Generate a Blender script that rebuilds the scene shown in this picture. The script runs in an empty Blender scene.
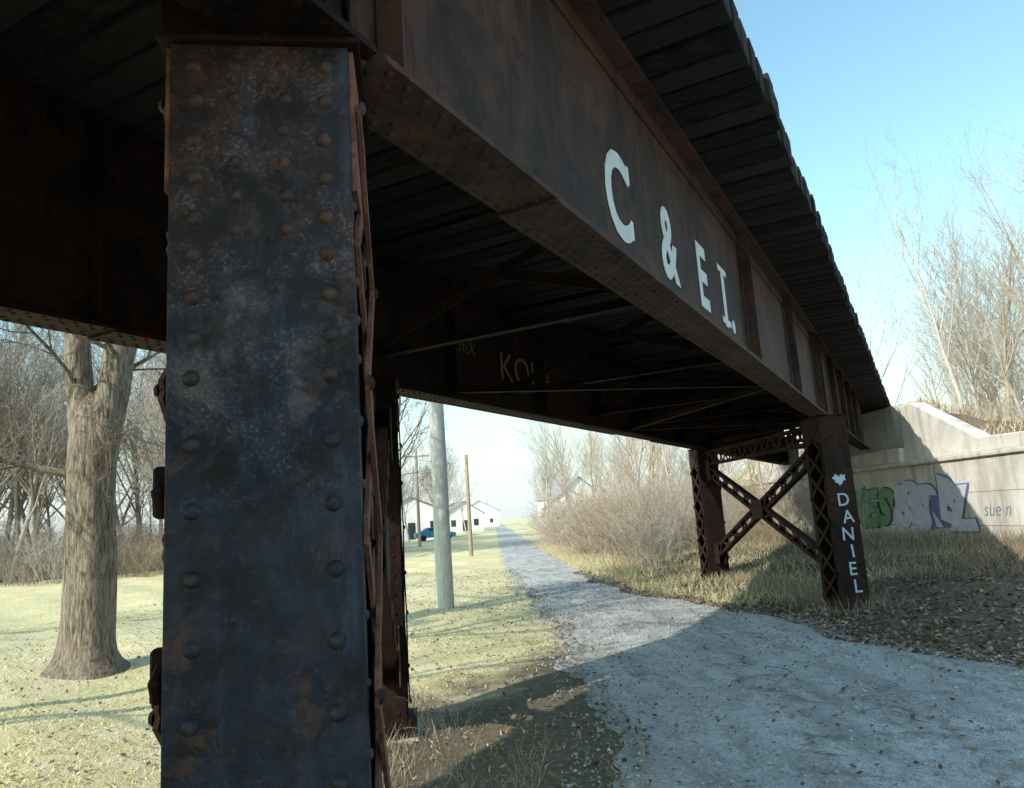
import bpy, math, random
import numpy as np
from mathutils import Matrix, Vector, noise
random.seed(7); rng=np.random.default_rng(7)
scene=bpy.context.scene
COL=bpy.context.collection
# ------------------------------------------------------------------ camera
E=1.9; F=740.0
base=Matrix.Rotation(math.radians(90),4,'X')
M=Matrix.Rotation(math.radians(-4.0),4,'Z')@Matrix.Rotation(math.radians(9.5),4,'X')@Matrix.Rotation(math.radians(3.7),4,'Y')@base
cam=bpy.data.cameras.new("camera"); cam.sensor_width=36; cam.lens=F/1024*36; cam.clip_start=0.05; cam.clip_end=3000
camo=bpy.data.objects.new("camera",cam); COL.objects.link(camo); camo.matrix_world=Matrix.Translation((0,0,E))@M
scene.camera=camo
scene.view_settings.view_transform='Standard'; scene.view_settings.look='None'; scene.view_settings.exposure=0
# ------------------------------------------------------------------ light
SAZ=math.radians(49.5); SEL=math.radians(33)
w=bpy.data.worlds.new("World"); scene.world=w; w.use_nodes=True
nt=w.node_tree; sky=nt.nodes.new('ShaderNodeTexSky'); sky.sky_type='NISHITA'; sky.sun_disc=False
sky.sun_elevation=SEL; sky.sun_rotation=SAZ+math.pi; sky.dust_density=1.0; sky.air_density=1.3; sky.ozone_density=1.0
tn=nt.nodes.new('ShaderNodeMix'); tn.data_type='RGBA'; tn.blend_type='MULTIPLY'; tn.inputs[0].default_value=1; tn.inputs[7].default_value=(.96,1.20,1.10,1)
nt.links.new(sky.outputs[0],tn.inputs[6])
tc=nt.nodes.new('ShaderNodeTexCoord'); sx_=nt.nodes.new('ShaderNodeSeparateXYZ'); nt.links.new(tc.outputs['Generated'],sx_.inputs[0])
mr=nt.nodes.new('ShaderNodeMapRange'); mr.interpolation_type='SMOOTHSTEP'; mr.inputs[1].default_value=-.02; mr.inputs[2].default_value=.32; mr.inputs[3].default_value=.92; mr.inputs[4].default_value=0
nt.links.new(sx_.outputs[2],mr.inputs[0])
hz=nt.nodes.new('ShaderNodeMix'); hz.data_type='RGBA'; nt.links.new(mr.outputs[0],hz.inputs[0]); nt.links.new(tn.outputs[2],hz.inputs[6]); hz.inputs[7].default_value=(3.5,3.8,3.95,1)
nt.links.new(hz.outputs[2],nt.nodes['Background'].inputs[0]); nt.nodes['Background'].inputs[1].default_value=0.25
sl=bpy.data.lights.new("sun","SUN"); sl.energy=5; sl.angle=math.radians(.5); sl.color=(1,.94,.83)
so=bpy.data.objects.new("sun",sl); COL.objects.link(so)
sd=Vector((math.sin(SAZ)*math.cos(SEL),math.cos(SAZ)*math.cos(SEL),-math.sin(SEL)))
so.rotation_euler=sd.to_track_quat('-Z','Y').to_euler(); so.location=(-30,-30,40)
# ------------------------------------------------------------------ materials
class NB:
    def __init__(s,name):
        s.m=bpy.data.materials.new(name); s.m.use_nodes=True; s.t=s.m.node_tree; s.b=s.t.nodes['Principled BSDF']
        s.co=s.t.nodes.new('ShaderNodeTexCoord').outputs['Object']
    def link(s,a,b): s.t.links.new(a,b)
    def map(s,scale):
        n=s.t.nodes.new('ShaderNodeMapping'); n.inputs['Scale'].default_value=scale; s.link(s.co,n.inputs[0]); return n.outputs[0]
    def noise(s,scale,detail=5,rough=.6,vec=None,dist=0):
        n=s.t.nodes.new('ShaderNodeTexNoise'); n.inputs['Scale'].default_value=scale; n.inputs['Detail'].default_value=detail
        n.inputs['Roughness'].default_value=rough; n.inputs['Distortion'].default_value=dist
        s.link(vec or s.co,n.inputs['Vector']); return n.outputs[0]
    def vor(s,scale,vec=None,out='Distance'):
        n=s.t.nodes.new('ShaderNodeTexVoronoi'); n.inputs['Scale'].default_value=scale; s.link(vec or s.co,n.inputs['Vector']); return n.outputs[out]
    def ramp(s,fac,stops):
        n=s.t.nodes.new('ShaderNodeValToRGB'); e=n.color_ramp.elements
        while len(e)<len(stops): e.new(.5)
        for i,(p,c) in enumerate(stops):
            e[i].position=p; e[i].color=(c,c,c,1) if isinstance(c,(int,float)) else (*c,1)
        s.link(fac,n.inputs[0]); return n.outputs[0]
    def mix(s,fac,a,b,mode='MIX'):
        n=s.t.nodes.new('ShaderNodeMix'); n.data_type='RGBA'; n.blend_type=mode
        for v,i in ((fac,0),(a,6),(b,7)):
            if isinstance(v,(int,float)): n.inputs[i].default_value=v if i==0 else (v,v,v,1)
            elif isinstance(v,tuple): n.inputs[i].default_value=(*v,1)
            else: s.link(v,n.inputs[i])
        return n.outputs[2]
    def math(s,op,a,b=0.):
        n=s.t.nodes.new('ShaderNodeMath'); n.operation=op
        for i,v in enumerate((a,b)):
            if isinstance(v,(int,float)): n.inputs[i].default_value=v
            else: s.link(v,n.inputs[i])
        return n.outputs[0]
    def sep(s,i):
        n=s.t.nodes.new('ShaderNodeSeparateXYZ'); s.link(s.co,n.inputs[0]); return n.outputs[i]
    def attr(s,name='Col'):
        n=s.t.nodes.new('ShaderNodeAttribute'); n.attribute_name=name; return n.outputs['Color']
    def island(s):
        return s.t.nodes.new('ShaderNodeNewGeometry').outputs['Random Per Island']
    def fin(s,col,rough=.85,bump=None,bs=.3,bd=.02,spec=.3):
        if isinstance(col,tuple): s.b.inputs['Base Color'].default_value=(*col,1)
        else: s.link(col,s.b.inputs['Base Color'])
        if isinstance(rough,(int,float)): s.b.inputs['Roughness'].default_value=rough
        else: s.link(rough,s.b.inputs['Roughness'])
        s.b.inputs['Specular IOR Level'].default_value=spec
        if bump is not None:
            n=s.t.nodes.new('ShaderNodeBump'); n.inputs['Strength'].default_value=bs; n.inputs['Distance'].default_value=bd
            s.link(bump,n.inputs['Height']); s.link(n.outputs[0],s.b.inputs['Normal'])
        return s.m
def simple(name,col,rough=.8,var=.3,scale=5):
    b=NB(name); n=b.noise(scale,3); c2=tuple(c*(1-var) for c in col)
    return b.fin(b.mix(b.ramp(n,[(.3,0.),(.7,1.)]),c2,col),rough)
def rust(name,k=1.0,spec=.3,bump=True,red=1.):
    b=NB(name); n1=b.noise(1.1,7,.68,dist=.6); n2=b.noise(9,5,.7); n3=b.noise(70,3,.7)
    st=b.noise(3.0,6,.68,b.map((3,3,.35)))
    c=b.ramp(n1,[(.3,(.026*k,.016*k,.015*k)),(.46,(.06*k,.034*k,.027*k)),(.58,(.13*k*red,.062*k,.040*k)),(.72,(.08*k,.07*k,.07*k))])
    c=b.mix(b.ramp(st,[(.5,0.),(.72,.75)]),c,(.20*k*red,.09*k,.05*k))
    c=b.mix(b.ramp(n2,[(.5,0.),(.72,.75)]),c,(.012*k,.01*k,.011*k))
    c=b.mix(b.ramp(n3,[(.58,0.),(.8,.55)]),c,(.20*k,.14*k,.12*k))
    return b.fin(c,.75,b.noise(40,4,.75) if bump else None,.5,.008,spec)
M_rust=rust("rusted_steel",.62,red=1.05); M_rustd=rust("rusted_steel_shaded",.2,.12,False); M_rustm=rust("rusted_steel_half_shaded",.34,.18,False)  # same rust in darker copies: under-deck shade is put into their colour
b=NB("weathered_column_paint")
z=b.sep(2); big=b.noise(2.2,6,.7,dist=.8); med=b.noise(6,7,.75); fine=b.noise(85,4,.78); st=b.noise(3.4,7,.74,b.map((3.,3.,.4)))
zz=b.math('ADD',z,b.math('MULTIPLY',b.math('SUBTRACT',big,.5),1.6))
zf=b.math('DIVIDE',zz,4.)
top=b.ramp(zf,[(.60,0.),(.72,1.)])
slate=b.ramp(med,[(.32,(.004,.006,.010)),(.47,(.010,.013,.023)),(.57,(.021,.026,.042)),(.68,(.036,.021,.016))])
rst=b.ramp(med,[(.3,(.010,.007,.007)),(.48,(.028,.016,.014)),(.62,(.075,.033,.022)),(.72,(.035,.026,.025))])
c=b.mix(top,slate,rst)
c=b.mix(b.ramp(st,[(.54,0.),(.68,.7)]),c,(.045,.062,.10))
spk=b.math('MULTIPLY',b.ramp(fine,[(.53,0.),(.63,1.)]),b.ramp(zf,[(.45,.0),(.60,.9),(.78,.75),(.86,.2)]))
spk=b.math('MULTIPLY',spk,b.ramp(med,[(.43,0.),(.58,1.)]))
c=b.mix(b.math('MULTIPLY',spk,.7),c,(.20,.21,.25))
band=b.math('MULTIPLY',b.ramp(zf,[(.585,0.),(.625,1.),(.66,0.)]),b.ramp(med,[(.4,0.),(.6,1.)]))
c=b.mix(b.math('MULTIPLY',band,.65),c,(.14,.115,.10))
c=b.mix(b.ramp(b.noise(3.6,6,.74,dist=1.2),[(.51,0.),(.61,.9)]),c,(.010,.006,.006))
c=b.mix(b.ramp(b.noise(6.5,6,.74,dist=.7),[(.57,0.),(.66,.75)]),c,(.085,.038,.023))
c=b.mix(b.math('MULTIPLY',b.ramp(b.noise(38,4,.7),[(.6,0.),(.68,1.)]),.5),c,(.08,.042,.028))
M_colp=b.fin(c,b.ramp(big,[(.35,.45),(.65,.75)]),b.noise(30,5,.8),.7,.008,.35)
b=NB("bright_rust"); n=b.noise(12,6,.75); n2=b.noise(60,4,.7)
M_rustb=b.fin(b.mix(b.ramp(n2,[(.5,0.),(.75,.6)]),b.ramp(n,[(.3,(.05,.02,.014)),(.5,(.18,.07,.04)),(.7,(.34,.15,.09))]),(.3,.19,.15)),.85,n,.6,.008)
b=NB("column_rivets_rust"); n=b.noise(30,5,.7); z=b.sep(2)
lo=b.ramp(n,[(.3,(.006,.007,.010)),(.5,(.018,.019,.027)),(.68,(.06,.034,.024))]); hi=b.ramp(n,[(.3,(.018,.012,.012)),(.5,(.06,.03,.021)),(.7,(.12,.056,.034))])
M_riv=b.fin(b.mix(b.ramp(b.math('DIVIDE',z,4.),[(.52,0.),(.68,1.)]),lo,hi),.6,n,.5,.004,.4)
b=NB("creosoted_timber"); g=b.noise(6,5,.7,b.map((6,1,6))); isl=b.island()
c=b.mix(isl,(.008,.008,.009),(.034,.030,.030)); c=b.mix(b.ramp(g,[(.45,0.),(.7,.7)]),c,(.05,.044,.042))
M_tie=b.fin(c,.85,g,.5,.01,.15)
def paint(name,col,under,thr=.42,sc=14):
    b=NB(name); n=b.noise(sc,6,.75); n2=b.noise(3,4)
    c=b.mix(b.ramp(n,[(thr-.1,0.),(thr,1.)]),under,b.mix(b.ramp(n2,[(.3,0.),(.7,1.)]),tuple(x*.75 for x in col),col))
    return b.fin(c,.7)
M_let=paint("white_paint",(.76,.79,.78),(.16,.10,.08),.40)
M_ptag=paint("pale_spray_paint",(.52,.64,.78),(.1,.07,.06),.42)
M_chalk=paint("chalk_marks",(.30,.21,.15),(.05,.03,.022),.38)
CU=(.38,.36,.33)
M_green=paint("green_spray_paint",(.17,.40,.17),CU,.46,5)
M_wtag=paint("lavender_spray_paint",(.60,.60,.70),CU,.42,5)
M_btag=paint("blue_spray_paint",(.15,.18,.34),CU,.45,6)
M_dtag=paint("dark_spray_paint",(.08,.12,.10),CU,.46,6)
b=NB("weathered_concrete"); n1=b.noise(.8,7,.65,dist=.4); n2=b.noise(14,5,.7); st=b.noise(2.2,6,.65,b.map((1.2,1.2,.18)))
c=b.ramp(n1,[(.3,(.46,.44,.40)),(.55,(.62,.59,.54)),(.7,(.70,.68,.64))]); c=b.mix(b.ramp(st,[(.48,0.),(.7,.7)]),c,(.22,.19,.15)); c=b.mix(b.ramp(n2,[(.55,0.),(.75,.5)]),c,(.3,.27,.22))
M_conc=b.fin(c,.92,n2,.5,.01)
b=NB("winter_grass_ground"); n0=b.noise(.12,4,.6); n1=b.noise(.9,6,.7); n2=b.noise(14,6,.8); n3=b.noise(90,3,.8)
c=b.ramp(n1,[(.3,(.52,.48,.24)),(.5,(.70,.61,.37)),(.65,(.76,.67,.46))]); c=b.mix(b.ramp(n0,[(.4,0.),(.6,.35)]),c,(.42,.42,.18))
c=b.mix(b.ramp(n2,[(.57,0.),(.77,.6)]),c,(.32,.25,.16)); c=b.mix(b.ramp(n3,[(.5,0.),(.68,.5)]),c,(.80,.72,.52))
x=b.sep(0); y=b.sep(1)
wx=b.math('ADD',x,b.math('MULTIPLY',b.math('SUBTRACT',n1,.5),3.))
right=b.math('MULTIPLY',b.ramp(b.math('DIVIDE',wx,10.),[(.42,0.),(.52,1.)]),b.ramp(b.math('DIVIDE',y,60.),[(.35,1.),(.6,0.)]))
c=b.mix(right,c,b.ramp(n2,[(.3,(.07,.055,.04)),(.5,(.18,.14,.10)),(.7,(.32,.26,.19))]))
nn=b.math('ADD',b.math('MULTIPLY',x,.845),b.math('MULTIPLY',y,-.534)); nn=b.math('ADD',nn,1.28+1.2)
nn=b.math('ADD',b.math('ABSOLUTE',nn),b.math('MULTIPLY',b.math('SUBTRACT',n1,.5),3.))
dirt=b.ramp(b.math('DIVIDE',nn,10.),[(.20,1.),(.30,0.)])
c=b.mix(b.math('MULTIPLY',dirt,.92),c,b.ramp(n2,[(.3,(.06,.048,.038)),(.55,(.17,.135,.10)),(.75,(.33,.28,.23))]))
M_ground=b.fin(c,.95,n2,.8,.04,.1)
b=NB("gravel_road"); n1=b.noise(.5,6,.68,dist=.5); n2=b.noise(4,6,.75); v=b.vor(55,out='Color'); vd=b.vor(55); n5=b.noise(1.3,6,.7,b.map((2.2,.4,1))); n6=b.noise(1.0,7,.75,dist=1.)
vb=b.t.nodes.new('ShaderNodeRGBToBW'); b.link(v,vb.inputs[0])
c=b.ramp(n1,[(.3,(.42,.42,.41)),(.5,(.56,.55,.53)),(.7,(.68,.66,.63))])
c=b.mix(b.ramp(vb.outputs[0],[(.2,.5),(.5,0.)]),c,(.24,.24,.24)); c=b.mix(b.ramp(vb.outputs[0],[(.6,0.),(.85,.5)]),c,(.78,.77,.75))
c=b.mix(b.ramp(n2,[(.5,0.),(.7,.65)]),c,(.25,.23,.20)); c=b.mix(b.ramp(n5,[(.46,0.),(.62,.6)]),c,(.27,.26,.24)); c=b.mix(b.ramp(n6,[(.54,0.),(.62,.75)]),c,(.19,.17,.145))
M_road=b.fin(c,.93,vd,.8,.015,.15)
M_crack=simple("dark_crack_dirt",(.13,.12,.11),.95)
b=NB("attribute_foliage"); M_attr=b.fin(b.attr(),.9,spec=.1)
def bark(name,c1,c2,c3,bump=False):
    b=NB(name); n=b.noise(9,6 if bump else 3,.72,b.map((3,3,.4)),.5); m=b.noise(1.5,4)
    c=b.ramp(n,[(.36,c1),(.5,c2),(.66,c3)]); c=b.mix(b.ramp(m,[(.45,0.),(.7,.4)]),c,c3)
    return b.fin(c,.95,n if bump else None,1.,.08,.1)
M_bark=bark("tree_bark",(.055,.042,.033),(.26,.21,.16),(.47,.41,.33),True)
M_twig=bark("bare_branches_grey",(.13,.11,.095),(.21,.18,.155),(.31,.27,.23))
M_twig2=bark("bare_branches_tan",(.26,.19,.13),(.42,.32,.22),(.54,.44,.32))
M_twig3=bark("bare_branches_pale",(.30,.265,.23),(.46,.41,.36),(.60,.55,.48))
M_pole=bark("weathered_pole_wood",(.40,.39,.37),(.50,.49,.46),(.58,.57,.54))
M_pole2=simple("brown_pole_wood",(.36,.28,.2))
M_white=simple("white_siding",(.78,.78,.77),.6,.08); M_roof=simple("grey_shingles",(.36,.35,.35)); M_glass=simple("dark_window_glass",(.05,.06,.07),.1)
M_blue=simple("blue_car_paint",(.05,.24,.42),.3,.1); M_tyre=simple("tyre_rubber",(.02,.02,.02)); M_tan=simple("tan_siding",(.62,.58,.5))
M_steel=simple("rail_steel",(.12,.08,.06),.5)
# ------------------------------------------------------------------ mesh builder
class MB:
    def __init__(s): s.v=[]; s.f=[]
    def box(s,c,d,R=None):
        k=len(s.v)
        for sx in(-.5,.5):
            for sy in(-.5,.5):
                for sz in(-.5,.5):
                    p=Vector((sx*d[0],sy*d[1],sz*d[2]))
                    if R: p=R@p
                    s.v.append((c[0]+p.x,c[1]+p.y,c[2]+p.z))
        s.f+=[(k,k+1,k+3,k+2),(k+4,k+6,k+7,k+5),(k,k+4,k+5,k+1),(k+2,k+3,k+7,k+6),(k,k+2,k+6,k+4),(k+1,k+5,k+7,k+3)]
    def bb(s,x0,x1,y0,y1,z0,z1): s.box(((x0+x1)/2,(y0+y1)/2,(z0+z1)/2),(x1-x0,y1-y0,z1-z0))
    def beam(s,p,q,w,t,up=(0,0,1)):
        p=Vector(p);q=Vector(q);d=q-p;L=d.length;d.normalize();u=Vector(up);a=u.cross(d)
        if a.length<1e-4: a=Vector((1,0,0)).cross(d)
        a.normalize();n=d.cross(a)
        R=Matrix((d,a,n)).transposed(); s.box((p+q)/2,(L,w,t),R)
    def rivet(s,p,n,r=.02,k=6,h=.6):
        n=Vector(n).normalized(); a=n.orthogonal().normalized(); c=n.cross(a); p=Vector(p); i0=len(s.v)
        rings=((1,0),(.82,.55),(.42,.9)) if k>6 else ((1,0),(.6,.8))
        for rr,hh in rings:
            for i in range(k):
                t=2*math.pi*i/k; q=p+(a*math.cos(t)+c*math.sin(t))*r*rr+n*r*h*hh; s.v.append(tuple(q))
        s.v.append(tuple(p+n*r*h)); tp=len(s.v)-1
        for j in range(len(rings)-1):
            for i in range(k): s.f.append((i0+j*k+i,i0+j*k+(i+1)%k,i0+(j+1)*k+(i+1)%k,i0+(j+1)*k+i))
        j=len(rings)-1
        for i in range(k): s.f.append((i0+j*k+i,i0+j*k+(i+1)%k,tp))
    def tube(s,pts,rad,k=5,cap=False):
        i0=len(s.v); prev=None
        for j,p in enumerate(pts):
            d=(pts[min(j+1,len(pts)-1)]-pts[max(j-1,0)])
            if d.length<1e-6: d=Vector((0,0,1))
            d.normalize()
            a=(prev-d*prev.dot(d)) if prev is not None else d.orthogonal()
            if a.length<1e-4: a=d.orthogonal()
            a.normalize(); prev=a; c=d.cross(a); r=rad[j]
            for i in range(k):
                t=2*math.pi*i/k; q=p+(a*math.cos(t)+c*math.sin(t))*r; s.v.append((q.x,q.y,q.z))
        for j in range(len(pts)-1):
            for i in range(k): s.f.append((i0+j*k+i,i0+j*k+(i+1)%k,i0+(j+1)*k+(i+1)%k,i0+(j+1)*k+i))
        if cap: s.f.append(tuple(i0+(len(pts)-1)*k+i for i in range(k)))
    def mesh(s,name,mat,smooth=False):
        m=bpy.data.meshes.new(name); m.from_pydata(s.v,[],s.f); m.materials.append(mat)
        if smooth: m.polygons.foreach_set('use_smooth',[True]*len(m.polygons))
        m.update(); return m
    def obj(s,name,mat,parent=None,smooth=False,bevel=0):
        o=bpy.data.objects.new(name,s.mesh(name,mat,smooth)); COL.objects.link(o)
        if parent: o.parent=parent
        if bevel:
            md=o.modifiers.new("b",'BEVEL'); md.width=bevel; md.segments=1; md.limit_method='ANGLE'
        return o
def empty(name,loc=(0,0,0),rz=0,parent=None):
    o=bpy.data.objects.new(name,None); COL.objects.link(o); o.location=loc; o.rotation_euler=(0,0,rz)
    if parent: o.parent=parent
    return o
def text(name,s,size,mat,loc,rot,parent=None,sx=1,offset=.0,shear=0,extr=.002):
    c=bpy.data.curves.new(name,'FONT'); c.body=s; c.size=size; c.offset=offset; c.extrude=extr; c.shear=shear; c.align_x='CENTER'; c.resolution_u=4
    o=bpy.data.objects.new(name,c); c.materials.append(mat); COL.objects.link(o); o.location=loc; o.rotation_euler=rot; o.scale=(sx,1,1)
    if parent: o.parent=parent
    return o
# ------------------------------------------------------------------ bridge
P0=Vector((-.173,2.127,0)); BA=math.radians(32.3); Bv=Vector((math.sin(BA),math.cos(BA),0)); Nv=Vector((math.cos(BA),-math.sin(BA),0))
bridge=empty("railroad_bridge",P0,math.pi/2-BA)      # local x along track, local y = left of track
ZB,ZT=3.33,4.84
HX=math.radians(90)
def girder(u0,u1,yc,name,stiff,cover,mat):
    g=MB(); rv=MB()
    g.bb(u0,u1,yc-.006,yc+.006,ZB+.03,ZT-.03)
    for s in(-1,1):
        for z0,z1 in((ZB+.022,ZB+.15),(ZT-.15,ZT-.022)): g.bb(u0,u1,*sorted((yc+s*.006,yc+s*.022)),z0,z1)
        for z0,z1 in((ZB+.015,ZB+.03),(ZT-.03,ZT-.015)): g.bb(u0,u1,*sorted((yc+s*.0065,yc+s*.145)),z0,z1)
    g.bb(u0,u1,yc-.15,yc+.15,ZB,ZB+.0145); g.bb(u0,u1,yc-.15,yc+.15,ZT-.0145,ZT)
    g.bb(cover[0],cover[1],yc-.156,yc+.156,ZB-.018,ZB-.0005)
    for u in stiff:
        for s in(-1,1):
            g.bb(u-.006,u+.006,*sorted((yc+s*.0225,yc+s*.13)),ZB+.031,ZT-.031)
            g.bb(u+.0065,u+.08,*sorted((yc+s*.0225,yc+s*.034)),ZB+.155,ZT-.155)
            zz=ZB+.22
            while zz<ZT-.2: rv.rivet((u+.045,yc+s*.034,zz),(0,s,0),.016); zz+=.12
    u=u0+.05
    while u<u1:
        for s in(-1,1):
            rv.rivet((u,yc+s*.022,ZB+.09),(0,s,0),.017); rv.rivet((u,yc+s*.022,ZT-.09),(0,s,0),.017)
            zb=ZB-.018 if cover[0]<u<cover[1] else ZB
            rv.rivet((u,yc+s*.115,zb),(0,0,-1),.017); rv.rivet((u+.05,yc+s*.06,zb),(0,0,-1),.017)
        u+=.10
    g.obj(name+"_web_and_flanges",mat,bridge); rv.obj(name+"_rivets",mat,bridge,True)
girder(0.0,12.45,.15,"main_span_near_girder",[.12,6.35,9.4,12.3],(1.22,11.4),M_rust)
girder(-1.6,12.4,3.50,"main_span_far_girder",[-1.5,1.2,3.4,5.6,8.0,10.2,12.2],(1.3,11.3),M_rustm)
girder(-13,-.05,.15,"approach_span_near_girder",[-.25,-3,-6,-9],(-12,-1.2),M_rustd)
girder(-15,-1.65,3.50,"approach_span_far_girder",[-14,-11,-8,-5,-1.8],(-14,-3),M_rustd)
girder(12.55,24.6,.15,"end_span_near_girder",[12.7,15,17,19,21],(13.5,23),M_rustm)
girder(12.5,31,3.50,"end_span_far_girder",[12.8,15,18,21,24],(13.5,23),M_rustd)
x=MB()
for u in [-11,-8,-5,3.9,6.9,9.9,12.2,15,18,21,24]:
    for z in(ZB+.2,ZT-.2):
        x.box((u,1.825,z),(.09,3.28,.012)); x.box((u+.04,1.825,z+.046),(.012,3.28,.08))
    x.beam((u,.19,ZB+.25),(u,3.46,ZT-.25),.10,.014,(1,0,0)); x.beam((u+.02,3.46,ZB+.25),(u+.02,.19,ZT-.25),.10,.014,(1,0,0))
us=[-12.5,-9.5,-6.5,-3.5,-.6,2.4,5.4,8.4,11.6,14,17,20,23]
for i in range(len(us)-1):
    if i in(3,4,5): continue
    a=(us[i],.2 if i%2 else 3.45,ZB+.06); c=(us[i+1],3.45 if i%2 else .2,ZB+.06)
    x.beam(a,c,.09,.012); x.beam((a[0],a[1],ZB+.1),(c[0],c[1],ZB+.1),.012,.07)
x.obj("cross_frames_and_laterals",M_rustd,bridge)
t=MB(); u=-16.
r2=random.Random(3)
while u<31:
    wd=.215; dl=r2.uniform(-.05,.06); dr=r2.uniform(-.03,.03)
    t.box((u,1.91,4.975+r2.uniform(-.006,.006)),(wd,5.14,.24),Matrix.Rotation(r2.uniform(-.006,.006),3,'Z')); 
    t.v[-8:]=[(a,bb+(dl if bb>1.9 else dr),cc) for a,bb,cc in t.v[-8:]]
    u+=.262
t.obj("ties",M_tie,bridge,bevel=.008)
gt=MB()
for yy in(-.42,4.2):
    u=-16
    while u<31: gt.bb(u,u+3.9,yy-.1,yy+.1,5.105,5.26); u+=3.93
gt.obj("guard_timbers",M_tie,bridge,bevel=.01)
rl=MB()
for yy in(1.19,2.63):
    rl.bb(-16,60,yy-.07,yy+.07,5.1,5.12); rl.bb(-16,60,yy-.01,yy+.01,5.12,5.23); rl.bb(-16,60,yy-.035,yy+.035,5.23,5.26)
rl.obj("rails",M_steel,bridge)
for ch,uc,sx in(("C",2.50,.80),("&",3.56,.80),("E",4.55,.86),("I",5.36,1.0),(".",5.66,1.)):
    text("lettering_"+{"&":"and",".":"period"}.get(ch,ch),ch,.80,M_let,(uc,.138,3.585),(HX,0,0),bridge,sx,.02)
sf=MB()
for z0,z1 in((3.585,3.645),(4.10,4.16)): sf.bb(5.19,5.53,.1345,.1385,z0,z1)
for zc in(3.62,4.0): sf.bb(2.70,2.745,.1345,.1385,zc,zc+.13)
sf.obj("lettering_serifs",M_let,bridge)
text("chalk_tag_on_far_girder","KOLA",.56,M_chalk,(7.6,3.462,3.74),(HX,0,0),bridge,1.1,-.004)
text("chalk_tag_small","ChiX",.28,M_chalk,(5.9,3.462,3.95),(HX,0,.0),bridge,1.,-.006,.2)
TA=math.atan2(.07,.9976)
def column(par,yo,name,mat,detail):
    W,D=.50,.60; top=ZB-.022
    g=MB(); rv=MB(); lc=MB()
    y0=yo-.28; y1=y0+D
    g.bb(-W/2,W/2,y0,y0+.014,0.1,top); g.bb(-W/2,W/2,y1-.014,y1,0.1,top)
    for sx in(-1,1):
        for ya,yb in((y0+.0145,y0+.10),(y1-.10,y1-.0145)): g.bb(*sorted((sx*(W/2-.001),sx*(W/2-.016))),ya,yb,.1,top)
    cp=MB(); cp.bb(-W/2-.035,W/2+.035,y0-.025,y1+.025,top+.0005,ZB-.0015)
    if detail: cp.bb(-W/2-.03,W/2-.10,y0+.0,y1,ZB+.0,ZB+.32)
    cp.obj(name+"_cap",M_rustd,par,bevel=.004)
    g.bb(-W/2-.09,W/2+.09,y0-.09,y1+.09,.06,.0995)
    g.bb(-.006,.006,y0+.015,y1-.015,.1,top)
    rr=.0235 if detail else .02; k=10 if detail else 6
    zc=.22; R3=random.Random(4)
    while zc<top-.05:
        for xx in(-W/2+.068,W/2-.072):
            rv.rivet((xx+R3.uniform(-.004,.004),y0,zc+R3.uniform(-.006,.006)),(0,-1,0),rr,k)
            rv.rivet((xx,y1,zc),(0,1,0),rr,6)
        for sx in(-1,1):
            for yy in (y0+.055,y1-.055): rv.rivet((sx*(W/2-.001),yy,zc+.05),(sx,0,0),rr*.8,6)
        zc+= .175 if zc<2.3 else .115
    zc=2.74
    while zc<top-.05:
        for xx in(-.07,.065): rv.rivet((xx+R3.uniform(-.004,.004),y0,zc),(0,-1,0),rr*.85,k)
        zc+=.1
    zc=.2; flip=0
    while zc<top-.5:
        for sx in(-1,1):
            xx=sx*(W/2+.008)
            a=(xx,y0+.05,zc); c=(xx,y1-.05,zc+.42); 
            if flip: a=(xx,y1-.05,zc); c=(xx,y0+.05,zc+.42)
            lc.beam(a,c,.06,.013,(1,0,0)); 
            a2=(xx+sx*.016,a[1],c[2]); c2=(xx+sx*.016,c[1],a[2]); lc.beam(a2,c2,.06,.013,(1,0,0))
            for q in(a2,c2): rv.rivet((q[0]+sx*.007,q[1],q[2]),(sx,0,0),.024,6)
        zc+=.42; flip^=1
    for sx in(-1,1): lc.bb(*sorted((sx*(W/2+.001),sx*(W/2+.014))),y0+.01,y1-.01,top-.45,top-.01)
    g.obj(name+"_shaft",mat,par,bevel=.003); rv.obj(name+"_rivets",M_riv if detail else mat,par,True); lc.obj(name+"_lacing",M_rustb if detail else M_rustm,par)
def laced(g,p,q,wd=.22):
    p=Vector(p);q=Vector(q);d=(q-p);L=d.length;d.normalize();n=Vector((1,0,0)).cross(d).normalized()
    for s in(-1,1):
        for xo in(-.05,.05): g.beam(p+n*s*wd/2+Vector((xo,0,0)),q+n*s*wd/2+Vector((xo,0,0)),.065,.012,(1,0,0))
        g.beam(p+n*s*(wd/2+.02),q+n*s*(wd/2+.02),.12,.012,n)
    k=max(3,int(L/.26)); s=1
    for i in range(k):
        a=p+d*(L*i/k)+n*s*wd/2; c=p+d*(L*(i+1)/k)-n*s*wd/2
        for xo in(-.066,.066): g.beam(a+Vector((xo,0,0)),c+Vector((xo,0,0)),.055,.009,(1,0,0))
        s=-s
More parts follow.
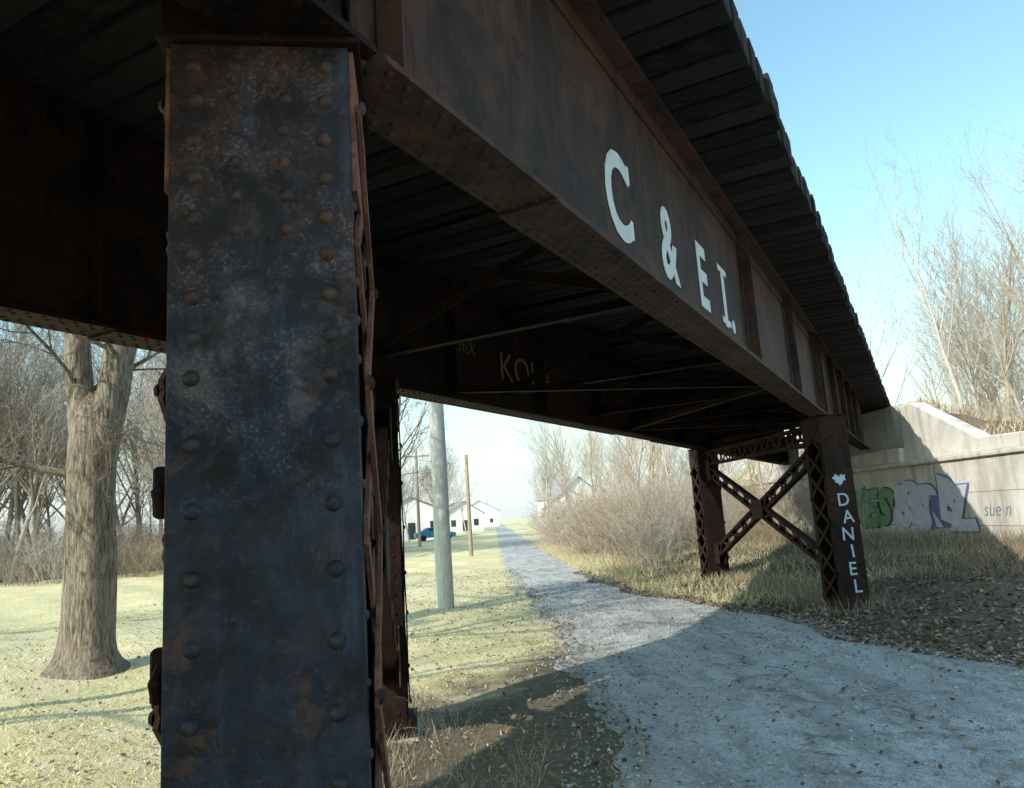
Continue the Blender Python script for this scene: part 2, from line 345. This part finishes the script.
def bent(name,cx,cy,span,detail):
    par=empty(name,(cx,cy,0),TA)
    par.parent=bridge; par.matrix_parent_inverse=Matrix.LocRotScale(P0,Matrix.Rotation(math.pi/2-BA,3,'Z'),None).inverted()
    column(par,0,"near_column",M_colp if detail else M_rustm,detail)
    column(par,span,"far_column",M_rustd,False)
    g=MB(); xo=.12 if detail else 0.
    laced(g,(xo,.34,2.75),(xo,span-.3,.75)); laced(g,(xo,.34,.75),(xo,span-.3,2.75))
    laced(g,(0,.34,3.05),(0,span-.28,3.05),.3); 
    for yy,zz in((.42,2.75),(.42,.75),(span-.36,2.75),(span-.36,.75)): g.box((xo+.085,yy,zz),(.012,.36,.5)); g.box((xo-.085,yy,zz),(.012,.36,.5))
    g.box((xo+.09,span/2,1.75),(.012,.5,.4)); g.box((xo-.09,span/2,1.75),(.012,.5,.4))
    g.obj("x_bracing",M_rust if detail else M_rustm,par)
    f=MB()
    for yy in(0,span): f.bb(-.36,.36,yy-.4,yy+.4,-.4,.015)
    f.obj("concrete_footings",M_conc,par,bevel=.02)
    return par
nb=bent("near_bent",-.55,2.28,5.15,True); fb=bent("far_bent",6.42,12.75,5.66,False)
g=MB()
for z0 in(2.03,1.55,1.0): g.beam((-.262,-.16,z0-.07),(-.262,-.16,z0+.07),.10,.05,(0,1,0)); g.box((-.275,-.18,z0),(.03,.16,.09),Matrix.Rotation(.5,3,'X'))
g.obj("side_gussets",M_rustd,nb,bevel=.008)
for i,ch in enumerate("DANIEL"): text("spray_tag_letter_"+ch,ch,.31,M_ptag,(.02+(.03 if i%2 else -.02),-.292,1.75-.29*i),(HX,random.uniform(-.08,.08),0),fb,1.,.002)
hb=MB(); pts=[]
for i in range(30):
    a=2*math.pi*i/30; wob=1+.2*math.sin(i*2.3); pts.append((.006*16*math.sin(a)**3*1.2*wob-.02,-.286,2.20+.007*wob*(13*math.cos(a)-5*math.cos(2*a)-2*math.cos(3*a)-math.cos(4*a))))
hb.v=pts; hb.f=[tuple(range(30))]; hb.obj("spray_tag_blot",M_ptag,fb)
# ------------------------------------------------------------------ ground
def sm(a,b,x): 
    t=np.clip((x-a)/(b-a),0,1); return t*t*(3-2*t)
def xl(y): return 1.0+.35*sm(4,14,y)+np.clip(y-30,0,1e9)*.035+.12*np.sin(y*1.1)*.6+.08*np.sin(y*2.9+1)
def xr(y):
    return np.interp(y,[-10,0,4,6.5,8.2,10,12,14.5,17,21,30,400],[13,11,8.4,6.5,5.8,5.35,5.3,4.9,4.1,3.75,3.75,3.9+.035*370])+.1*np.sin(y*1.7)+.06*np.sin(y*4.1)
def gz(x,y):
    x=np.asarray(x,float);y=np.asarray(y,float)
    bank=sm(0.3,6.8,x-xr(y))*.55*sm(60,35,y)
    off=np.maximum(sm(.2,3,xl(y)-x),sm(.2,3,x-xr(y)))*sm(-2,4,y)
    und=.07*np.sin(x*.8+1)*np.sin(y*.6)+.05*np.sin(x*1.9+y*1.3)
    return bank+off*und-.006
def axis(lo,hi,c0,c1,st):
    a=list(np.arange(c0,c1,st)); s=st; p=c1
    while p<hi: a.append(p); s*=1.18; p+=s
    a.append(hi); s=st; p=c0-st
    while p>lo: a.insert(0,p); s*=1.18; p-=s
    a.insert(0,lo); return np.array(a)
ax=axis(-900,900,-16,22,.35); ay=axis(-400,1400,-4,46,.35)
X,Y=np.meshgrid(ax,ay); Z=gz(X,Y); nx,ny=len(ax),len(ay)
def grid(name,X,Y,Z,mat):
    ny,nx=X.shape; v=np.stack([X.ravel(),Y.ravel(),Z.ravel()],1)
    i=np.arange(ny-1)[:,None]*nx+np.arange(nx-1)[None,:]; f=np.stack([i,i+1,i+nx+1,i+nx],-1).reshape(-1,4)
    m=bpy.data.meshes.new(name); m.from_pydata(v.tolist(),[],f.tolist()); m.materials.append(mat); m.polygons.foreach_set('use_smooth',[True]*len(m.polygons)); m.update()
    o=bpy.data.objects.new(name,m); COL.objects.link(o); return o
grid("ground",X,Y,Z,M_ground)
ry=np.concatenate([np.arange(-10,45,.2),np.arange(45,330,3)]); s=np.linspace(0,1,14)
jag=rng.normal(0,.05,len(ry))
RX=(xl(ry)+jag)[:,None]*(1-s)+(xr(ry)+jag[::-1])[:,None]*s; RY=np.repeat(ry[:,None],14,1)
crown=.02*np.sin(np.pi*s)[None,:]+.012*np.sin(RX*3.1)*np.sin(np.pi*s)[None,:]
road=grid("gravel_road",RX,RY,crown+.0,M_road)
cr=MB(); p=np.array([3.0,10.6]); q=np.array([3.75,5.9]); L=[]
for i in range(46):
    t_=i/45; c_=p*(1-t_)+q*t_+np.array([.10*math.sin(i*.7)+random.uniform(-.05,.05),random.uniform(-.03,.03)]); L.append(c_)
for i in range(45):
    if random.random()<.2: continue
    a,c_=L[i],L[i+1]; w0=.006+.014*abs(math.sin(i*.9)); k=len(cr.v); zc=.047
    cr.v+= [(a[0]-w0,a[1],zc),(a[0]+w0,a[1],zc),(c_[0]+w0,c_[1],zc),(c_[0]-w0,c_[1],zc)]; cr.f.append((k,k+1,k+2,k+3))
cr.obj("pavement_crack",M_crack)
# ------------------------------------------------------------------ abutment and embankment
ab=empty("concrete_abutment")
WX=13.0
a=MB()
a.bb(WX,WX+.9,11,33.5,-.5,2.66); a.bb(WX-.08,WX+.9,11,33.52,2.662,2.80)
def prism(m,poly,x0,x1):
    k=len(m.v); n=len(poly)
    for xx in(x0,x1): m.v+=[(xx,yy,zz) for yy,zz in poly]
    m.f.append(tuple(range(k,k+n))); m.f.append(tuple(range(k+2*n-1,k+n-1,-1)))
    for i in range(n): m.f.append((k+i,k+n+i,k+n+(i+1)%n,k+(i+1)%n))
prism(a,[(11,2.802),(21.6,2.802),(21.6,4.5),(20.9,4.5),(18.3,3.2),(11,3.05)],WX+.25,WX+.7)
prism(a,[(29.6,2.802),(33.4,2.802),(33.4,3.1),(30.4,4.5),(29.6,4.5)],WX+.25,WX+.7)
a.bb(WX+.1,WX+1.5,21.61,29.59,2.803,3.24)
a.bb(WX+1.4,WX+1.9,22.4,30.5,3.25,4.8)
a.obj("walls",M_conc,ab,bevel=.03)
j=MB()
for yy in(15.5,19.9,24.4,28.9): j.bb(WX-.003,WX+.01,yy,yy+.025,0,2.6)
for zz in(.95,1.8): j.bb(WX-.002,WX+.008,11,33.4,zz,zz+.012)
j.obj("form_joints",M_crack,ab)
HZ=(HX,0,-math.pi/2)
def bub(name,s,size,y,z,fill,out,sx=1.,shear=0,off=.09,tilt=0.,k=.60):
    n=len(s); adv=size*k*sx
    for i,ch in enumerate(s):
        yy=y-(i-(n-1)/2)*adv; zz=z+.12*math.sin(i*2.1); r=(HX,tilt+.28*math.sin(i*1.7+1),-math.pi/2)
        text(name+"_outline_%d"%i,ch,size,out,(WX-.010-.004*i,yy,zz),r,ab,sx,off,shear)
        text(name+"_fill_%d"%i,ch,size,fill,(WX-.040-.004*i,yy,zz),r,ab,sx,off*.72,shear)
bub("graffiti_green","SOKES",1.5,24.2,.95,M_green,M_dtag,1.1,.2,.12,k=.42)
bub("graffiti_lavender","8GSRBZ",1.5,20.3,1.0,M_wtag,M_btag,.95,-.2,.13,k=.38)
text("graffiti_scrawl","sue n",.5,M_btag,(WX-.012,17.7,1.2),HZ,ab,.9,-.009,.3)
text("graffiti_scrawl_2","NUFF",.6,M_dtag,(WX-.012,27.5,1.1),HZ,ab,.9,-.004,.1)
ex=np.concatenate([np.arange(13.55,40,.5),np.arange(40,160,5)]); ey=np.arange(0,120,.6)
EX,EY=np.meshgrid(ex,ey); nn_=(EX-P0.x)*Nv.x+(EY-P0.y)*Nv.y
d_=np.maximum(0,np.maximum(nn_-1.0,-4.8-nn_))
EZ=np.maximum(4.85-d_*.42,.25)+.08*np.sin(EX*1.3)*np.sin(EY*1.1)
cap_=2.72+(EX-13.55)*.55; EZ=np.where((EY<21)|(EY>30.5),np.minimum(EZ,cap_),EZ); EZ=np.where((EX<14.8)&(EY>=20.5)&(EY<=31),2.6,EZ)
grid("railway_embankment",EX,EY,EZ,M_ground)
def ez(x,y):
    n=(x-P0.x)*Nv.x+(y-P0.y)*Nv.y; d=max(0,n-1.0,-4.8-n); z=max(4.85-d*.42,.25)
    if y<21 or y>30.5: z=min(z,2.72+(x-13.55)*.55)
    return z
# ------------------------------------------------------------------ trees
def grow(mb,p,d,L,r,lv,maxl,R,up=.12,ch=(9,6,5,4),crook=.16,minr=.004,start=.3,spr=1.):
    n=[9,6,4,3,2][min(lv,4)]; pts=[p.copy()]; rad=[r]; 
    for i in range(n):
        d=(d+Vector((R.gauss(0,crook),R.gauss(0,crook),R.gauss(0,crook)+up*(.5 if lv else 1))))
        d.normalize(); p=p+d*(L/n); pts.append(p.copy()); rad.append(max(minr*.6,r*(1-.78*(i+1)/n)))
    mb.tube(pts,rad,[8,5,3,3,3][min(lv,4)])
    if lv>=maxl: return
    nc=ch[min(lv,len(ch)-1)]
    for c in range(nc):
        t=start+(1-start)*(c+R.random())/nc; f=t*n; i=min(int(f),n-1); q=pts[i].lerp(pts[i+1],f-i); rr=rad[i]*.5+.001
        dd=(pts[i+1]-pts[i]).normalized(); a=dd.orthogonal().normalized(); a.rotate(Matrix.Rotation(R.uniform(0,2*math.pi),3,dd))
        ang=R.uniform(.35,.9)*spr; nd=(dd*math.cos(ang)+a*math.sin(ang)).normalized()
        grow(mb,q,nd,L*R.uniform(.40,.60)*(1.15-.45*t),max(minr,rr),lv+1,maxl,R,up,ch,crook*1.15,minr,.2,spr)
def treemesh(name,seed,h,r,mat,maxl=4,ch=(13,7,5,3),minr=.009,crook=.07,start=.25,spr=1.):
    mb=MB(); R=random.Random(seed); grow(mb,Vector((0,0,-.2)),Vector((R.gauss(0,.03),R.gauss(0,.03),1)),h,r,0,maxl,R,.12,ch,crook,minr,start,spr)
    return mb.mesh(name,mat,True)
far=[treemesh("bare_tree_mesh_%d"%i,20+i,12,.16,[M_twig,M_twig3,M_twig][i%3],minr=.009) for i in range(5)]
pale=[treemesh("pale_tree_mesh_%d"%i,60+i,13,.15,[M_twig3,M_twig2][i%2],minr=.007,start=.35,ch=(11,5,4,2),spr=.8) for i in range(4)]
def shrubmesh(name,seed,h,n,mat,spread=.5):
    mb=MB(); R=random.Random(seed)
    for i in range(n):
        a=R.uniform(0,6.28); rr=R.uniform(0,spread); d=Vector((math.cos(a)*R.uniform(0,.6),math.sin(a)*R.uniform(0,.6),1)).normalized()
        grow(mb,Vector((math.cos(a)*rr,math.sin(a)*rr,-.05)),d,h*R.uniform(.5,1.1),.011,1,3,R,.05,(0,7,4),.2,.0045,.2)
    return mb.mesh(name,mat,True)
shr=[shrubmesh("shrub_mesh_%d"%i,90+i,2.4,24,[M_twig2,M_twig3,M_twig][i],.8) for i in range(3)]
def inst(par,mesh,x,y,z,s,rz=None,sz=None):
    o=bpy.data.objects.new("tree_part" if 'tree' in mesh.name else "shrub_part",mesh); COL.objects.link(o); o.parent=par
    o.location=(x,y,z); o.rotation_euler=(0,0,random.uniform(0,6.28) if rz is None else rz); o.scale=(s,s,sz or s); return o
tl=empty("distant_treeline")
for i in range(95):
    t_=random.random(); y=random.uniform(42,78); x=-5-random.random()**.9*(y*.85)
    inst(tl,random.choice(far),x,y,-.1,random.uniform(.8,1.3))
for i in range(46):
    y=random.uniform(85,150); x=random.uniform(-30,50)
    if abs(x-3.8-(y-60)*.035)<5: continue
    inst(tl,random.choice(far),x,y,-.1,random.uniform(.6,1.0))
us_=empty("treeline_underbrush")
for i in range(85):
    y=random.uniform(42,62); x=-7.5-random.random()*y*.7
    inst(us_,random.choice(shr),x,y,-.05,random.uniform(.9,1.7))
for i in range(12): inst(us_,random.choice(shr),random.choice([random.uniform(-14,-1),random.uniform(12,28)]),random.uniform(104,116),0,random.uniform(.7,1.2))
th=empty("roadside_thicket")
for i in range(90):
    y=random.uniform(23,50); x=xr(y)+random.uniform(.8,8.5)
    inst(th,random.choice(shr[:2]),x,y,float(gz(x,y)),random.uniform(.7,1.35))
for i in range(38):
    y=random.uniform(26,75); x=xr(y)+random.uniform(2.2,14)
    inst(th,random.choice(pale),x,y,0,random.uniform(.4,.78))
eb=empty("embankment_trees")
for i in range(60):
    x=random.uniform(22,52); y=random.uniform(x*.85,x*1.5)+3; n=(x-P0.x)*Nv.x+(y-P0.y)*Nv.y
    if -7<n<3.0: continue
    inst(eb,random.choice(pale+far[1:2]),x,y,ez(x,y)-.2,random.uniform(.65,.98))
for i in range(20):
    x=random.uniform(16.5,30); y=random.uniform(x*.9,x*1.5); n=(x-P0.x)*Nv.x+(y-P0.y)*Nv.y
    if -6<n<2.2: continue
    inst(eb,random.choice(shr[:2]),x,y,ez(x,y)-.05,random.uniform(.35,.7))
# big forked tree on the left
mb=MB(); R=random.Random(5); bx,by=-5.95,12.3
def lump(mb,pts,rad,k,seed):
    n0=len(mb.v); mb.tube(pts,rad,k)
    for i in range(n0,len(mb.v)):
        v=Vector(mb.v[i]); j=(i-n0)//k; c=pts[j]; d=v-c; nv=noise.noise(Vector((v.x*2.2,v.y*2.2,v.z*.6+seed)))+.5*noise.noise(Vector((v.x*6,v.y*6,v.z*1.2+seed)))
        v=c+d*(1+.18*nv); mb.v[i]=tuple(v)
zs=[-.1,.03,.12,.25,.45,.8,1.2,1.6,2.0,2.4,2.8,3.2,3.5,3.8,4.1,4.35]; rs=[.72,.60,.52,.45,.41,.38,.365,.36,.36,.355,.355,.36,.355,.32,.23,.08]
lump(mb,[Vector((bx+.03*math.sin(z*1.3),by,z)) for z in zs],rs,28,0)
fork=Vector((bx,by,3.0))
def stem(p,pts,rads,sd):
    P=[p]+[p+Vector(q) for q in pts]; Q=[];RR=[]
    for i in range(len(P)-1):
        for k in range(4): Q.append(P[i].lerp(P[i+1],k/4)); RR.append(rads[i]+(rads[i+1]-rads[i])*k/4)
    Q.append(P[-1]); RR.append(rads[-1]); lump(mb,Q,RR,16,sd); return P
s1=stem(fork+Vector((-.10,0,0)),[(-.06,.0,.7),(-.17,.05,1.4),(-.35,.1,3),(-.6,.2,5),(-.9,.3,7.5)],[.22,.23,.21,.19,.14,.06],3)
s2=stem(fork+Vector((.09,.0,0)),[(.06,0,.7),(.2,0,1.4),(.38,0,3),(.5,-.2,5),(.9,-.3,7.5)],[.24,.25,.24,.21,.16,.06],9)
for S in(s1,s2):
    for k in range(22):
        f=1.8+R.random()*3.2; i=min(int(f),4); q=S[i].lerp(S[i+1],f-i)
        a=R.uniform(0,6.28); grow(mb,q,Vector((math.cos(a),math.sin(a),R.uniform(.1,.8))).normalized(),R.uniform(1.6,3.6),.035+.02*R.random(),1,4,R,.06,(0,7,5,3),.13,.004,.2)
grow(mb,Vector((bx-.2,by,3.0)),Vector((-1,-.1,.25)).normalized(),3.4,.075,1,4,R,.05,(0,9,5,3),.18,.004,.2)
for k in range(7): grow(mb,Vector((bx+.32,by-.15,3.6)),Vector((.7,-.6,R.uniform(-.3,.4))).normalized(),R.uniform(.7,1.2),.012,1,4,R,-.12,(0,7,5,3),.3,.003,.1)
mb.obj("forked_tree",M_bark,None,True)
ot=empty("bare_tree"); inst(ot,far[1],-11.2,5.2,-.1,1.15); ot2=empty("bare_tree.001"); inst(ot2,far[3],-16.5,13.0,-.1,1.0)
# ------------------------------------------------------------------ grass, leaves, weeds
def attrmesh(name,V,Fc,C):
    m=bpy.data.meshes.new(name); nv=len(V); k=Fc.shape[1]
    m.vertices.add(nv); m.vertices.foreach_set('co',V.ravel()); nf=len(Fc)
    m.loops.add(nf*k); m.loops.foreach_set('vertex_index',Fc.ravel().astype(np.int32)); m.polygons.add(nf)
    m.polygons.foreach_set('loop_start',(np.arange(nf)*k).astype(np.int32)); m.polygons.foreach_set('loop_total',np.full(nf,k,np.int32))
    m.update(calc_edges=True); a=m.color_attributes.new('Col','FLOAT_COLOR','POINT'); a.data.foreach_set('color',np.concatenate([C,np.ones((nv,1))],1).ravel())
    m.materials.append(M_attr); o=bpy.data.objects.new(name,m); COL.objects.link(o); return o
PAL=np.array([[.74,.65,.42],[.80,.70,.47],[.54,.53,.25],[.66,.58,.33],[.44,.45,.19],[.82,.74,.54]])
def blades(name,xs,ys,hmin,hmax,wd,pal=PAL,lean=.5,zf=gz):
    n=len(xs); z=zf(xs,ys); h=rng.uniform(hmin,hmax,n); a=rng.uniform(0,2*np.pi,n); l=rng.normal(0,lean,(n,2))*h[:,None]
    wv=np.stack([np.cos(a)*wd,np.sin(a)*wd],1)
    V=np.zeros((n,3,3)); V[:,0,:2]=np.stack([xs,ys],1)-wv; V[:,1,:2]=np.stack([xs,ys],1)+wv; V[:,2,:2]=np.stack([xs,ys],1)+l
    V[:,0,2]=z-.005; V[:,1,2]=z-.005; V[:,2,2]=z+h
    c=pal[rng.integers(0,len(pal),n)]*rng.uniform(.75,1.1,(n,1)); C=np.repeat(c,3,0)
    return attrmesh(name,V.reshape(-1,3),np.arange(n*3).reshape(-1,3),C)
def brn(xs,ys): return np.abs((xs-P0.x)*Nv.x+(ys-P0.y)*Nv.y+1.2)
n=140000; ys=4+34*rng.random(n)**1.35; xs=xl(ys)+.05-(ys*.9+3)*rng.random(n)**1.1
keep=(rng.random(n)<.35+.65*(np.sin(xs*1.7+np.sin(ys))*np.sin(ys*1.3+xs*.4)>-.3))&((brn(xs,ys)>2.6)|(rng.random(n)<.12)); xs,ys=xs[keep],ys[keep]
blades("lawn_grass",xs,ys,.012,.045,.006,lean=1.0)
n=30000; ys=14+40*rng.random(n); xs=xr(ys)+.0+6*rng.random(n)**1.5; blades("verge_grass",xs,ys,.04,.25,.008,PAL*.8)
TAN=np.array([[.36,.29,.20],[.27,.21,.15],[.46,.39,.28],[.18,.14,.10]])
n=20000; ys=12+20*rng.random(n); xs=12.9-5.0*rng.random(n)**1.3; k=np.sin(ys*2.3+xs)*np.sin(xs*1.7)>-.2; blades("dry_weeds_by_wall",xs[k],ys[k],.1,.5,.006,TAN*.85,.6)
n=5000; t_=rng.random(n); ys=1.0+8*t_; xs=-.55-.07*t_*8+rng.normal(0,.35,n); blades("dry_grass_at_bent",xs,ys,.04,.22,.004,TAN,.5)
n=5000; t_=rng.random(n); ys=12+7.5*t_; xs=6.4+rng.normal(0,.4,n); blades("dry_grass_at_bent.001",xs,ys,.05,.3,.005,TAN,.5)
n=28000; ex_=13.7+16*rng.random(n); ey_=ex_*(.8+.8*rng.random(n)); ezv=np.vectorize(ez); nn2=(ex_-P0.x)*Nv.x+(ey_-P0.y)*Nv.y; k=(nn2>1.5)|(nn2<-5.5)
blades("embankment_grass",ex_[k],ey_[k],.06,.32,.012,TAN*1.5,.5,ezv)
def leaves(name,xs,ys,s0,s1,pal,zf=gz,lift=.01):
    n=len(xs); s=rng.uniform(s0,s1,n); z=zf(xs,ys)+lift+rng.random(n)*.02; a=rng.uniform(0,2*np.pi,n); u=np.stack([np.cos(a),np.sin(a),rng.normal(0,.35,n)],1)*s[:,None]
    v=np.stack([-np.sin(a),np.cos(a),rng.normal(0,.35,n)],1)*(s*.65)[:,None]; c0=np.stack([xs,ys,z+s*.25],1)
    V=np.stack([c0-u,c0+v,c0+u,c0-v],1); c=pal[rng.integers(0,len(pal),n)]*rng.uniform(.6,1.2,(n,1))
    return attrmesh(name,V.reshape(-1,3),np.arange(n*4).reshape(-1,4),np.repeat(c,4,0))
LF=np.array([[.20,.13,.08],[.28,.19,.12],[.40,.30,.20],[.12,.085,.06],[.25,.19,.13]])
n=24000; ys=3+22*rng.random(n); xs=xr(ys)-.35+(rng.random(n)**1.5)*8; k=xs<12.95; leaves("fallen_leaves",xs[k],ys[k],.02,.05,LF)
n=9000; ys=3+26*rng.random(n)**1.2; xs=xl(ys)+.25-12*rng.random(n)**1.6; leaves("fallen_leaves.001",xs,ys,.015,.035,LF)
n=4500; ys=3+18*rng.random(n); xs=xl(ys)+(xr(ys)-xl(ys))*rng.beta(.45,.45,n); leaves("fallen_leaves.002",xs,ys,.012,.03,LF,lambda x,y:np.zeros_like(x)+.02)
GR=np.array([[.5,.5,.48],[.4,.4,.39],[.55,.54,.52],[.32,.32,.31]])
n=13000; ys=2.5+24*rng.random(n)**1.4; xs=xl(ys)-.35+(xr(ys)-xl(ys)+.6)*rng.random(n)
s=np.minimum(rng.gamma(2,.0042,n)+.003,.024); a=rng.uniform(0,6.28,n); c0=np.stack([xs,ys,np.full(n,.022)+s*.3],1)
dirs=np.array([[1,0,0],[0,1,0],[-1,0,0],[0,-1,0],[0,0,.7],[0,0,-.6]])
ca,sa=np.cos(a),np.sin(a); D=np.zeros((n,6,3)); 
D[:,:,0]=dirs[None,:,0]*ca[:,None]-dirs[None,:,1]*sa[:,None]; D[:,:,1]=dirs[None,:,0]*sa[:,None]+dirs[None,:,1]*ca[:,None]; D[:,:,2]=dirs[None,:,2]
V=c0[:,None,:]+D*(s[:,None]*rng.uniform(.7,1.2,(n,6)))[:,:,None]
tri=np.array([[0,1,4],[1,2,4],[2,3,4],[3,0,4],[1,0,5],[2,1,5],[3,2,5],[0,3,5]]); Fc=(np.arange(n)*6)[:,None,None]+tri[None]
attrmesh("loose_gravel",V.reshape(-1,3),Fc.reshape(-1,3),np.repeat(GR[rng.integers(0,4,n)]*rng.uniform(.8,1.1,(n,1)),6,0))
wm=MB(); R=random.Random(2)
for (wx,wy,hh) in((.02,3.1,.8),(-.05,4.4,.7),(.25,5.0,.5),(.9,4.6,.55),(-2.6,4.6,.7),(-2.9,5.2,.5),(-.2,6.0,.6)):
    for k in range(7): grow(wm,Vector((wx+R.gauss(0,.05),wy+R.gauss(0,.05),0)),Vector((R.gauss(0,.3),R.gauss(0,.3),1)).normalized(),hh*R.uniform(.5,1.1),.004,1,2,R,.02,(0,6),.15,.0015,.3)
wm.obj("dry_weed_stalks",M_twig2,None,True)
# ------------------------------------------------------------------ utility poles
def pole(name,x,y,h,r0,r1,mat,arm=True):
    p=empty(name,(x,y,0)); m=MB(); m.tube([Vector((.0,0,-.3)),Vector((0,0,h*.5)),Vector((0,0,h))],[r0,(r0+r1)/2,r1],16,True); m.obj("shaft",mat,p,True)
    a=MB()
    if arm:
        a.bb(-1.1,1.1,-.16,-.06,h-.6,h-.48)
        for q in(-1,-.5,.5,1): a.bb(q-.03,q+.03,-.14,-.08,h-.48,h-.36)
    else: a.bb(-.05,.05,-r1-.05,-r1,h-.5,h-.2)
    a.obj("crossarm",M_pole2,p); return p
pole("utility_pole",-.60,17.4,9.0,.20,.15,M_pole); pole("utility_pole.001",.10,42,5.6,.12,.09,M_pole2,False); pole("utility_pole.002",-4.0,62,8,.14,.1,M_pole2)
# ------------------------------------------------------------------ houses and car
def house(name,x,y,wd,dp,h,rh,rz,mat):
    p=empty(name,(x,y,0),rz); m=MB(); m.bb(-wd/2,wd/2,-dp/2,dp/2,-.2,h)
    k=len(m.v); 
    for yy in(-dp/2,dp/2): m.v+=[(-wd/2,yy,h),(wd/2,yy,h),(0,yy,h+rh)]
    m.f+=[(k,k+1,k+2),(k+5,k+4,k+3)]; m.obj("walls",mat,p)
    r=MB(); e=.35; sl_=rh/(wd/2)
    for s in(-1,1):
        k=len(r.v); r.v+=[(s*(wd/2+e),-dp/2-e,h-e*sl_+.05),(s*(wd/2+e),dp/2+e,h-e*sl_+.05),(0,dp/2+e,h+rh+.05),(0,-dp/2-e,h+rh+.05)]
        r.v+=[(a_,b_,c_+.12) for a_,b_,c_ in r.v[k:k+4]]
        r.f+=[(k,k+1,k+2,k+3),(k+4,k+5,k+6,k+7),(k,k+1,k+5,k+4),(k,k+3,k+7,k+4),(k+1,k+2,k+6,k+5)]
    r.obj("roof",M_roof,p)
    g=MB(); 
    for q in(-.3,.3): g.bb(q*wd-.45,q*wd+.45,-dp/2-.03,-dp/2-.01,1.0,2.2)
    for q in(-.25,.25):
        for s in(-1,1): g.bb(*sorted((s*(wd/2+.01),s*(wd/2+.03))),q*dp-.45,q*dp+.45,1.0,2.2)
    g.bb(-.45,.45,-dp/2-.03,-dp/2-.01,0.1,2.1); g.obj("windows_and_door",M_glass,p)
    f=MB(); 
    for q in(-.3,.3): f.bb(q*wd-.53,q*wd+.53,-dp/2-.05,-dp/2-.031,.9,1.0); f.bb(q*wd-.53,q*wd+.53,-dp/2-.05,-dp/2-.031,2.2,2.3)
    f.obj("window_trim",M_white,p)
    c_=MB(); c_.bb(wd*.2,wd*.2+.6,.2,.8,h,h+rh+.5); c_.obj("chimney",M_tan,p)
house("white_house",-7.2,96,9,7,3.2,2.0,.1,M_white); house("white_house.001",13.8,100,6.5,7,2.9,2.2,-.15,M_white); house("tan_house",-3,170,10,8,3.6,2.4,0.05,M_tan)
house("white_house.002",17.5,128,8,9,4.8,3.2,.3,M_white); house("white_house.003",3.4,215,11,9,4.2,3,.0,M_white); house("white_house.004",-1.2,140,7,7,3.2,2.2,.2,M_white)
p=empty("parked_car",(-3.7,84,0),.2); m=MB()
prof=[(-2.2,.35),(2.2,.35),(2.25,.75),(1.3,.95),(.75,1.42),(-.9,1.45),(-1.7,1.0),(-2.25,.9)]
for yy in(-.85,.85): m.v+=[(a_,yy*(.85 if z_>1.2 else 1),z_) for a_,z_ in prof]
n_=len(prof); m.f+=[tuple(range(n_)),tuple(range(2*n_-1,n_-1,-1))]+[(i,n_+i,n_+(i+1)%n_,(i+1)%n_) for i in range(n_)]
m.obj("body",M_blue,p,bevel=.04)
g=MB(); 
for s_ in(-1,1): g.bb(-.75,.6,*sorted((s_*.80,s_*.83)),1.0,1.35)
g.obj("windows",M_glass,p)
g=MB()
for wx in(-1.4,1.4):
    for s_ in(-1,1):
        g.tube([Vector((wx,s_*.70,.33)),Vector((wx,s_*.90,.33))],[.33,.33],14,True)
g.obj("wheels",M_tyre,p)
print("OK")
